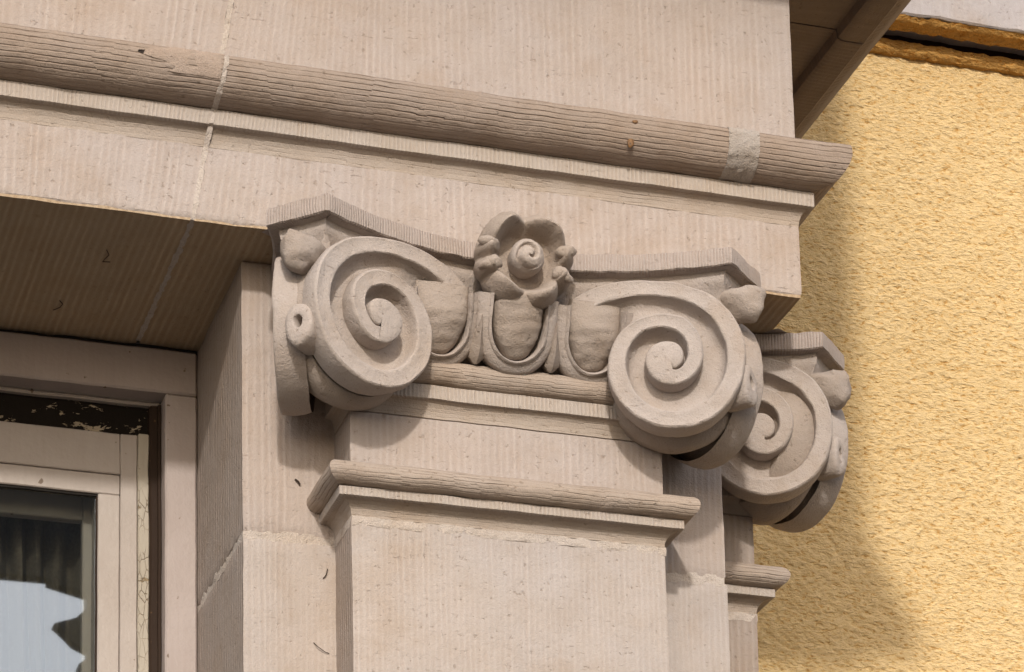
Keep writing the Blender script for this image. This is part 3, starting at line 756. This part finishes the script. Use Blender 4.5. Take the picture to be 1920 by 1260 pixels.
# string course on the yellow house
sc = empty('string_course', (1.2, YW, 1.3)); tag(sc, 'pale stone string course with plaster underside tinted orange for bounced light, top right on the yellow wall', 'string course')
pth = [(.42, YW), (9, YW)]
pc(sweep('stone_band', pth, [(-.02, 1.3285), (.086, 1.3285), (.09, 1.332), (.09, 1.62), (-.02, 1.62)], M['bandstone'], None, step=.02, vstep=.02, amp=.0022, scale=40), sc)
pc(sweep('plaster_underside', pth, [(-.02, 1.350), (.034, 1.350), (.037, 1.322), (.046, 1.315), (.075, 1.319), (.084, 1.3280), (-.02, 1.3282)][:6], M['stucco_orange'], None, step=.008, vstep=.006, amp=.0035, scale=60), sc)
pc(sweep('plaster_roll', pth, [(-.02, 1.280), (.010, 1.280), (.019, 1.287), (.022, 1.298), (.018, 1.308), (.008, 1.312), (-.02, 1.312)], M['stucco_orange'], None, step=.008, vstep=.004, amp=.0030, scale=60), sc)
pc(sweep('shaded_groove', pth, [(-.02, 1.3122), (.002, 1.3122), (.003, 1.349), (.030, 1.3492)], M['darkwood'], None, step=.05, vstep=.02, amp=.001), sc)  # dark lining paints the shade inside this recess

# ------------------------------------------------------------------ window
win = empty('window', (-.9, YF, -3.0)); tag(win, 'old cream painted casement window with peeling frame under the stone lintel', 'window')
XL = -1.7
def wb(name, lo, hi, mat, par=win, bev=.003, amp=.0006, **k):
    o = rbox(name, lo, hi, M[mat], None, bev, .03, amp, **k)
    if par is win: pc(o, win)
    else: o.parent = par; 
    return o
fr = wb('frame', (XL, YF, -.0840), (PX0 - .0015, YF + .04, -.0080), 'frame')
wb('frame_jamb', (-.4475, YF + .001, -3.0), (PX0 - .0015, YF + .04, -.0847), 'frame')
wb('frame_joint', (XL, YF + .006, -.0079), (PX0 - .001, YF + .06, -.0008), 'black', amp=.003, bev=.001)
wb('head_lining', (XL, YF + .0402, -.0835), (-.40, .376, -.02), 'sash')
wb('head_bead', (XL, .3620, -.0905), (-.447, .3758, -.0838), 'sash')
wb('peeling_board', (XL, .3762, -.152), (-.4465, .40, -.0850), 'peel', amp=.0016)
wb('weather_strip', (-.4658, .3575, -3.0), (-.4478, .40, -.0910), 'darkwood')
wb('strip_edge', (-.4535, .350, -3.0), (-.4482, .3573, -.092), 'darkwood', bev=.001)
cas = empty('casement', (0, 0, 0)); pc(cas, win)
def cp(name, lo, hi, mat, **k):
    o = rbox(name, lo, hi, M[mat], None, k.pop('bev', .0016), .03, k.pop('amp', .0005)); o.parent = cas; return o
cp('top_rail', (XL, .3660, -.2130), (-.5125, .392, -.1425), 'sash')
cp('stile', (-.5122, .3655, -3.0), (-.4845, .392, -.1425), 'sash')
cp('flaking_strip', (-.4840, .3600, -3.0), (-.4662, .392, -.1420), 'bead', amp=.0012)
cp('glazing_rail', (XL, .3695, -.2475), (-.5125, .392, -.2134), 'sash')
cp('glazing_stile', (-.5480, .3697, -3.0), (-.5126, .392, -.2478), 'sash')
cp('putty', (XL, .3740, -.2515), (-.5482, .380, -.2477), 'black', bev=.0008, amp=.001)
cp('putty', (-.5508, .3740, -3.0), (-.5482, .380, -.2518), 'darkwood', bev=.0008, amp=.001)
pane = mesh('glass_pane', [(XL, .3785, -3), (-.5482, .3785, -3), (-.5482, .3785, -.2477), (XL, .3785, -.2477), (XL, .3805, -3), (-.5482, .3805, -3), (-.5482, .3805, -.2477), (XL, .3805, -.2477)],
            [(0, 1, 2, 3), (7, 6, 5, 4), (0, 4, 5, 1), (2, 6, 7, 3), (1, 5, 6, 2), (3, 7, 4, 0)], None, M['glass'], None, None); pane.parent = cas
ins = empty('inner_casement', (0, 0, 0)); pc(ins, win)
for nm, lo, hi in (('top_rail', (XL, .430, -.272), (-.5625, .45, -.16)), ('stile', (-.5623, .4302, -3.0), (-.50, .45, -.16)), ('reveal_lining', (-.5480, .3925, -3.0), (-.5350, .4298, -.20)), ('head_lining', (XL, .3925, -.225), (-.5352, .4298, -.205))):
    o = rbox(nm, lo, hi, M['sash'], None, .002, .03, .0004); o.parent = ins
# curtain
V = []; UV = []; nx, nz = 260, 40
for i in range(nx + 1):
    x = -1.7 + (1.7 - .50) * i / nx
    for j in range(nz + 1):
        z = -.18 - 1.1 * j / nz
        y = .505 + .017 * math.sin(x * 165 + .8 * math.sin(x * 40) + .35 * math.sin(z * 9 + x * 13)) + .006 * math.sin(x * 61)
        V.append((x + .004 * math.sin(z * 7 + x * 30), y, z)); UV.append((x, z))
cu = mesh('curtain', V, grid_faces(nx + 1, nz + 1), UV, M['cloth'], None, 70)
so_ = cu.modifiers.new('thick', 'SOLIDIFY'); so_.thickness = .0015
tag(cu, 'brown pleated curtain hanging behind the window glass', 'curtain')
rm = mesh('room_wall', [(XL, .452, -3), (-.40, .452, -3), (-.40, 1.15, -3), (XL, 1.15, -3), (XL, .452, -.0), (-.40, .452, -.0), (-.40, 1.15, -.0), (XL, 1.15, -.0)],
          [(0, 1, 2, 3), (4, 7, 6, 5), (1, 5, 6, 2), (2, 6, 7, 3), (3, 7, 4, 0)], None, M['room'], None, None)
tag(rm, kind='structure')

# ------------------------------------------------------------------ house across the street, seen only as a reflection in the pane
oh = empty('opposite_house', (6, -17, -3.9)); tag(oh, 'dark house across the street whose moulded eave is mirrored in the window pane', 'house')
pr = [(0, -3.9), (0, 4.72), (.05, 4.76), (.06, 4.82), (-.03, 4.86), (-.10, 4.93), (-.16, 4.98), (-.02, 5.03), (.05, 5.10), (.05, 5.20), (-.20, 5.26), (-.20, 5.285), (-1.6, 5.285), (-1.6, 6.3), (0, 6.9)]
V = [(1.93 + a, -14.0, b) for a, b in pr] + [(9.0, -14.0, 6.9), (9.0, -14.0, -3.9)]; n = len(V); V += [(x, -14.12, z) for x, y, z in V]
F = [tuple(range(n))[::-1], tuple(range(n, 2 * n))] + [(i, (i + 1) % n, (i + 1) % n + n, i + n) for i in range(n)]
DK = plain('dark_grey_render', (.05, .045, .04), .9, 4)
pc(mesh('gable_front', V, F, None, DK, None, None), oh)
pc(rbox('wall', (3.8, -21, -3.9), (9, -14.121, 6.5), DK, None, .02, 2, 0), oh)

# ------------------------------------------------------------------ dry husks and threads caught on the stone
def husk(pts, rad_, label):
    c = bpy.data.curves.new('t', 'CURVE'); c.dimensions = '3D'; s = c.splines.new('POLY'); s.points.add(len(pts) - 1)
    for p, q in zip(s.points, pts): p.co = (*q, 1)
    c.bevel_depth = rad_; c.bevel_resolution = 1
    t = bpy.data.objects.new('t', c); COL.objects.link(t); dg = bpy.context.evaluated_depsgraph_get(); me = bpy.data.meshes.new_from_object(t.evaluated_get(dg))
    bpy.data.objects.remove(t); me.name = 'dry_husk'; me.materials.append(M['twig']); o = bpy.data.objects.new('dry_husk', me); COL.objects.link(o)
    tag(o, label, 'debris', 'dry husks and threads on the stone')
husk([(-.600, .018, -.002), (-.594, .03, -.004), (-.597, .044, -.003), (-.600, .052, -.005), (-.588, .054, -.003)], .0007, 'thin dark thread stuck on the lintel soffit, nearest its middle')
husk([(-.640, .205, -.002), (-.634, .212, -.004), (-.636, .226, -.003), (-.645, .236, -.004)], .0008, 'small dark husk on the lintel soffit, near the window head')
husk([(-.286, -.002, -.612), (-.279, -.005, -.620), (-.268, -.003, -.626), (-.262, -.002, -.627)], .0006, 'thin curved thread on the pier beside the pilaster shaft')
husk([(-.312, -.001, -.352), (-.308, -.004, -.356), (-.305, -.002, -.360)], .0016, 'small dark husk on the pier left of the neck moulding')
husk([(-.263, -.002, -.492), (-.266, -.004, -.503), (-.270, -.002, -.508)], .0008, 'small dark husk below the neck moulding beside the pilaster')
bpy.context.view_layer.update()
